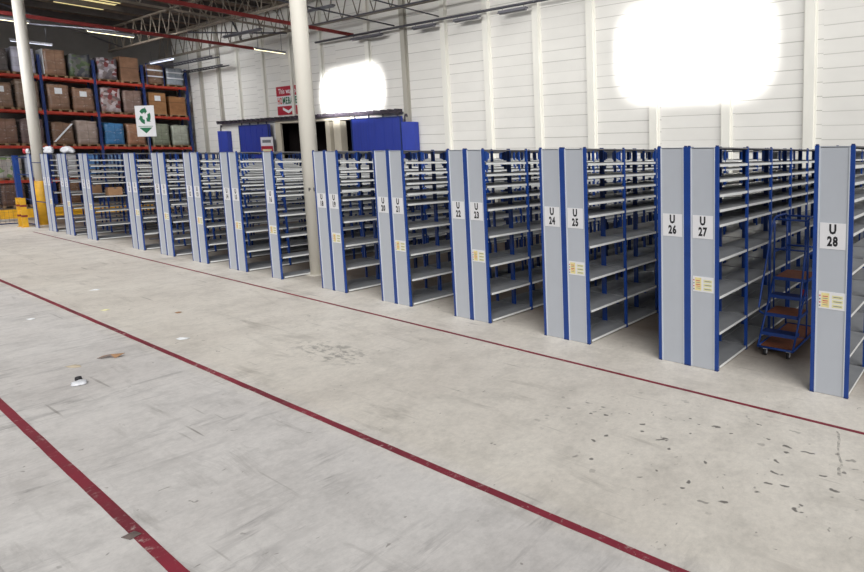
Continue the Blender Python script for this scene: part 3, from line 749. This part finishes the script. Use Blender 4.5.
# ------------------------------------------------------------------ roof steel and lights
def ypipe(name, x, y0, y1, z, label, cat, sx, sz, m, group=None):
    b = MB(); b.box(-sx, sx, y0, y1, -sz, sz, m); b.box(-sx*1.5, sx*1.5, y0, y1, -sz-.012, -sz, m)
    o = b.build(name); o.location = (x, 0, z); return tag(o, label, cat, group)
ypipe('roof_beam', -29.6, -2.5, WY-.15, 7.5, 'long red roof beam carrying lit tubes above the far left racking', 'beam', .035, .06, 'beam_red')
ypipe('roof_beam', -22.55, 1.2, WY-.12, 7.5, 'red roof beam meeting the white wall right of the tall column', 'beam', .035, .06, 'beam_red')
def truss_x(y, x0, x1, zb, zt, label, m='truss'):
    t = thing('roof_truss', label, 'truss', (x0, y, zb), 0, 'lattice roof trusses'); L = x1-x0; h = zt-zb
    b = MB(); b.box(0, L, -.05, .05, -.04, .04, m); b.build('bottom_chord', t)
    b = MB(); b.box(0, L, -.05, .05, h-.04, h+.04, m); b.build('top_chord', t)
    b = MB(); n = int(L/1.1); s = L/n
    for k in range(n):
        b.tube([(k*s, 0, 0), ((k+.5)*s, 0, h)], .022, m, 6); b.tube([((k+.5)*s, 0, h), ((k+1)*s, 0, 0)], .022, m, 6)
    w_ = b.build('web', t)
truss_x(.62, LX+.1, -17, 8.5, ZR-.32, 'roof truss over the column line')
truss_x(6.0, LX+.1, -12, 8.1, ZR-.32, 'pale roof truss halfway between columns and white wall')
truss_x(8.05, LX+.1, -8, 8.0, ZR-.32, 'roof truss nearest the white wall')
def truss_y(x, y0, y1, zb, zt, label):
    t = thing('roof_girder', label, 'truss', (x, y0, zb), 0, 'lattice girders toward the wall'); L = y1-y0; h = zt-zb
    b = MB(); b.box(-.04, .04, 0, L, -.04, .04, 'truss'); b.build('bottom_chord', t)
    b = MB(); b.box(-.04, .04, 0, L, h-.04, h+.04, 'truss'); b.build('top_chord', t)
    b = MB(); n = int(L/.9); s = L/n
    for k in range(n):
        b.tube([(0, k*s, 0), (0, (k+.5)*s, h)], .02, 'truss', 6); b.tube([(0, (k+.5)*s, h), (0, (k+1)*s, 0)], .02, 'truss', 6)
    b.build('web', t)
truss_y(-25.9, 1.0, WY-.15, 7.9, 8.9, 'lattice girder passing left of the tall column')
def conduit(name, pts, r, label, group='dark conduits under the roof'):
    b = MB(); b.tube(pts, r, 'conduit', 8); tag(b.build(name), label, 'conduit', group)
conduit('conduit', [(-25.2, 8.42, 7.42), (-9, 8.42, 7.42)], .045, 'long dark conduit with fixtures along the top of the white wall')
conduit('conduit', [(-24.0, 7.25, 7.7), (-9, 7.25, 7.7)], .03, 'thin dark conduit in front of the wall conduit')
conduit('conduit', [(-19.7, 3.6, 7.6), (-19.9, 8.7, 7.6)], .03, 'dark conduit running to the wall above the wide blue door')
conduit('conduit', [(-17.0, 5.4, 7.62), (-17.1, 8.7, 7.62)], .025, 'dark conduit running to the wall right of the door guard')
def fixture(x0, x1, y0, y1, z, label, lit, group, drop=.0):
    """batten: along x if x0!=x1 else along y"""
    L = math.hypot(x1-x0, y1-y0); rz = math.atan2(y1-y0, x1-x0)
    t = thing('light_fitting', label, 'light', ((x0+x1)/2, (y0+y1)/2, z), rz, group)
    b = MB(); b.box(-L/2, L/2, -.06, .06, 0, .05, 'fixture' if lit else 'fixture_off'); b.prism([(-L/2, -.06, 0), (-L/2, -.12, -.06), (-L/2, -.11, -.06), (-L/2, -.04, .01)], (L, 0, 0), 'fixture' if lit else 'fixture_off'); b.build('body', t)
    b = MB(); b.tube([(-L/2+.02, -.0, -.035), (L/2-.02, -.0, -.035)], .035, lit or 'fixture', 10); b.build('tube', t)
    if drop:
        b = MB()
        for q in (-L/2+.15, L/2-.15): b.tube([(q, 0, .05), (q, 0, .05+drop)], .008, 'conduit', 5)
        b.build('hanger', t)
G = 'lit tube lights above the racking'
fixture(-29.6, -29.6, 2.4, 3.75, 7.3, 'lit tube under the red beam, above the green load', 'tube', G, .09)
fixture(-29.6, -29.6, -.2, .95, 7.3, 'lit tube under the red beam, in front of the far left column', 'tube', G, .09)
fixture(-28.0, -28.0, 7.25, 8.5, 7.25, 'lit tube just left of the tall column top', 'tube', G, 2.2)
fixture(-35.4, -35.4, 1.5, 2.7, 7.36, 'bluish lit tube low behind the far left column top', 'tube_cool', G, .6)
fixture(-38.6, -35.8, 6.9, 6.95, 7.42, 'cool white fitting beside the top right pallet load', 'tube_cool', G, .5)
GW = 'unlit fittings along the wall conduit'
for x0, x1, l in ((-22.4, -20.3, 'unlit dark fitting on the wall conduit above the wide blue door'), (-18.3, -17.0, 'unlit dark fitting on the wall conduit, second from the left of the row'),
               (-15.9, -14.6, 'unlit dark fitting on the wall conduit, third from the left of the row'), (-13.6, -12.3, 'unlit dark fitting at the right end of the visible row')):
    fixture(x0, x1, 8.42, 8.42, 7.26, l, None, GW, .08)

GH = 'white fittings hung high under the roof'
fixture(-29.5, -26.2, 6.75, 6.8, 7.8, 'long white unlit fitting under the roof left of the tall column', None, GH, 1.7)
fixture(-23.6, -21.6, 7.3, 7.35, 8.3, 'white unlit fitting under the roof right of the tall column', None, GH, 1.2)
conduit('brace_rod', [(-31.0, 6.0, 8.03), (-26.8, 8.05, 7.93)], .035, 'pale slanting brace rod under the roof left of the tall column', 'brace rods under the roof')
conduit('brace_rod', [(-26.8, 6.0, 8.11), (-31.0, 8.05, 8.01)], .035, 'slanting brace rod crossing the other one under the roof', 'brace rods under the roof')
conduit('brace_rod', [(-38.5, .62, 8.43), (-32.4, 6.0, 8.03)], .035, 'slanting brace rod above the pallet racking', 'brace rods under the roof')
conduit('brace_rod', [(-33.0, .62, 8.51), (-39.0, 6.0, 8.11)], .035, 'slanting brace rod crossing above the top pallet loads', 'brace rods under the roof')
for y, z, x0, x1, lab in ((7.6, 7.35, -39.5, -32.8, 'dark cable tray above the right end of the racking'), (8.3, 7.1, -38.6, -33.6, 'short dark cable tray beside the white wall corner')):
    t = thing('cable_tray', lab, 'cable tray', (x0, y, z), 0, 'dark cable trays'); L = x1-x0
    for q in (-.14, .14):
        b = MB(); b.box(0, L, q-.015, q+.015, -.03, .03, 'conduit'); b.build('side_rail', t)
    b = MB()
    for k in range(int(L/.35)): b.box(k*.35, k*.35+.03, -.14, .14, -.02, .0, 'conduit')
    b.build('rungs', t)
    b = MB()
    for q in (.6, L-.6): b.tube([(q, 0, -.01), (q, 0, ZR-z)], .01, 'conduit', 5)
    b.build('hanger', t)

# ------------------------------------------------------------------ litter on the floor
def scrap(name, label, cat, loc, pts, m, rz=0, curl=.02, m2=None):
    b = MB(); i = b.mi(m); n = len(pts)
    c = b.bm.verts.new((0, 0, curl)); top = [b.bm.verts.new((x*.5, y*.6, z*.6)) for x, y, z in pts]
    for k in range(n):
        fc = b.bm.faces.new((c, top[k], top[(k+1) % n])); fc.material_index = b.mi(m2) if (m2 and k < n//3) else i
    o = b.build(name); sol = o.modifiers.new('thick', 'SOLIDIFY'); sol.thickness = .003; sol.offset = 1
    o.location = loc; o.rotation_euler = (0, 0, rz); return tag(o, label, cat)
scrap('cardboard_scrap', 'folded brown cardboard strip lying on the floor, half of it darker', 'scrap', (-7.66, -3.14, .002),
      [(-.24, -.07, 0), (-.12, -.08, .0), (0, -.03, .03), (.16, -.05, .0), (.26, .0, .05), (.26, .07, .06), (.12, .07, .02), (0, .04, .04), (-.14, .06, .03), (-.24, .05, .01)], 'card', .55, .035, 'kraft_tape')
scrap('cardboard_scrap', 'flat pale cardboard flake left of the folded brown strip', 'scrap', (-7.62, -3.45, .002),
      [(-.2, -.03, 0), (-.05, -.06, 0), (.1, -.05, 0), (.2, .0, 0), (.08, .05, .01), (-.08, .06, .01)], 'card_pale', .35, .012)
o = crumple('plastic_scrap', 'crumpled white plastic scrap on the floor below the black cap', 'scrap', (-6.86, -3.58, .001), .085, .06, .02, 'plastic', 5)
b = MB(); b.lathe([(.026, 0), (.028, .004), (.026, .03), (.018, .036)], 'rubber', 16); o = b.build('black_cap'); o.location = (-7.03, -3.55, 0); tag(o, 'small black cap beside the crumpled white plastic', 'cap')
scrap('paper_scrap', 'torn white paper beside the middle red line', 'paper', (-7.76, -2.43, .002), [(-.17, -.05, 0), (.02, -.08, 0), (.17, -.03, .01), (.14, .06, .005), (-.05, .07, 0), (-.16, .03, .01)], 'paper', .3, .015)
scrap('paper_scrap', 'small white paper scrap near the left edge of the floor', 'paper', (-10.9, -3.15, .002), [(-.14, -.05, 0), (.05, -.06, 0), (.14, .02, .01), (-.02, .06, 0)], 'paper', .2, .012)
scrap('paper_scrap', 'tiny white scrap far along the middle of the floor', 'paper', (-12.63, -2.07, .002), [(-.13, -.06, 0), (.1, -.05, 0), (.13, .05, .01), (-.06, .06, 0)], 'paper', .9, .012)
scrap('wrapper_scrap', 'yellowish wrapper scrap left of the torn white paper', 'wrapper', (-10.6, -2.45, .002), [(-.12, -.03, 0), (.06, -.05, 0), (.13, .02, .02), (-.03, .05, .01)], 'pale_yellow_ink', .5, .015)
scrap('cardboard_scrap', 'small brown scrap beyond the torn white paper', 'scrap', (-9.4, -1.95, .002), [(-.12, -.03, 0), (.05, -.05, 0), (.12, .02, .02), (-.02, .05, .01)], 'card', .2, .015)
scrap('tape_scrap', 'grey torn tape across the nearest red line', 'tape', (-3.14, -4.2, .003), [(-.09, -.04, 0), (.07, -.06, 0), (.1, .03, .006), (-.05, .06, .004)], 'kraft_tape', .4, .008)

# ------------------------------------------------------------------ light, sky, camera
def area(name, loc, sx, sy, power, rot=(0, 0, 0), col=(1, 1, 1), spread=None):
    l = bpy.data.lights.new(name, 'AREA'); l.shape = 'RECTANGLE'; l.size = sx; l.size_y = sy; l.energy = power; l.color = col
    if spread: l.spread = spread
    o = bpy.data.objects.new(name, l); C.objects.link(o); o.location = loc; o.rotation_euler = rot; return o
def aim(o, p): o.rotation_euler = (Vector(p)-o.location).to_track_quat('-Z', 'Y').to_euler()
LG = 1.0
sun = bpy.data.lights.new('daylight_sun', 'SUN'); sun.energy = 3.3; sun.angle = math.radians(50); sun.color = (1, .985, .955)
so = bpy.data.objects.new('daylight_sun', sun); C.objects.link(so); so.location = (10, -10, 14)
so.rotation_euler = Vector((-.72, .42, -.6)).to_track_quat('-Z', 'Y').to_euler()
a = area('added_fill_light', (-27, -4.5, 9.0), 8, 4, 1000, col=(.97, .98, 1)); aim(a, (-30, 6, 1.5))  # unseen fill added to lift the far left racking and wall
a = area('added_fill_light', (-12, -8, 9.2), 18, 3, 350, col=(1, .985, .96))  # unseen overhead fill added above the open floor
a = area('added_fill_light', (-10, -1, 9.0), 26, 1.2, 440, col=(1, .99, .965), spread=math.radians(110)); aim(a, (-10, WY, 5.2))  # unseen strip lamp added to brighten the back wall
a = area('sun_shaft', (-9.5, -11, 7.2), 3.7, 1.5, 480, col=(1, .98, .95), spread=math.radians(6)); aim(a, (-6.3, WY, 5.4))
a = area('sun_shaft', (-12.5, -11, 7.2), 3.0, 1.0, 420, col=(1, .99, .98), spread=math.radians(5)); aim(a, (-23.2, WY, 5.1))
a = area('added_fill_light', (-34, 2.5, 9.2), 5, 1.2, 160, col=(.97, .98, 1), spread=math.radians(100)); aim(a, (-36.5, WY, 4.2))  # unseen fill added to whiten the left end of the back wall
wd = bpy.data.worlds.new('daylight'); sc.world = wd; wd.use_nodes = True
bg = wd.node_tree.nodes['Background']; bg.inputs['Color'].default_value = (.92, .96, 1, 1); bg.inputs['Strength'].default_value = .12

f_px, pit, yaw, rol = 547.877, .10756, -.50905, -.0023
ppx, ppy = 691.582, 214.24
cam = bpy.data.cameras.new('camera'); co = bpy.data.objects.new('camera', cam); C.objects.link(co)
cam.sensor_width = 36; cam.lens = f_px/864*36; cam.clip_end = 200; cam.clip_start = .05
cam.shift_x = (432-ppx)/864; cam.shift_y = -(286-ppy)/864
co.location = (1.576, -5.301, 2.411)
fw = Vector((math.sin(yaw)*math.cos(pit), math.cos(yaw)*math.cos(pit), -math.sin(pit)))
r_ = fw.cross(Vector((0, 0, 1))).normalized(); u_ = r_.cross(fw)
r2 = r_*math.cos(rol)+u_*math.sin(rol); u2 = u_*math.cos(rol)-r_*math.sin(rol)
co.matrix_world = Matrix(((r2.x, u2.x, -fw.x, co.location.x), (r2.y, u2.y, -fw.y, co.location.y), (r2.z, u2.z, -fw.z, co.location.z), (0, 0, 0, 1)))
sc.camera = co
sc.view_settings.view_transform = 'Standard'; sc.view_settings.look = 'None'; sc.view_settings.exposure = 0
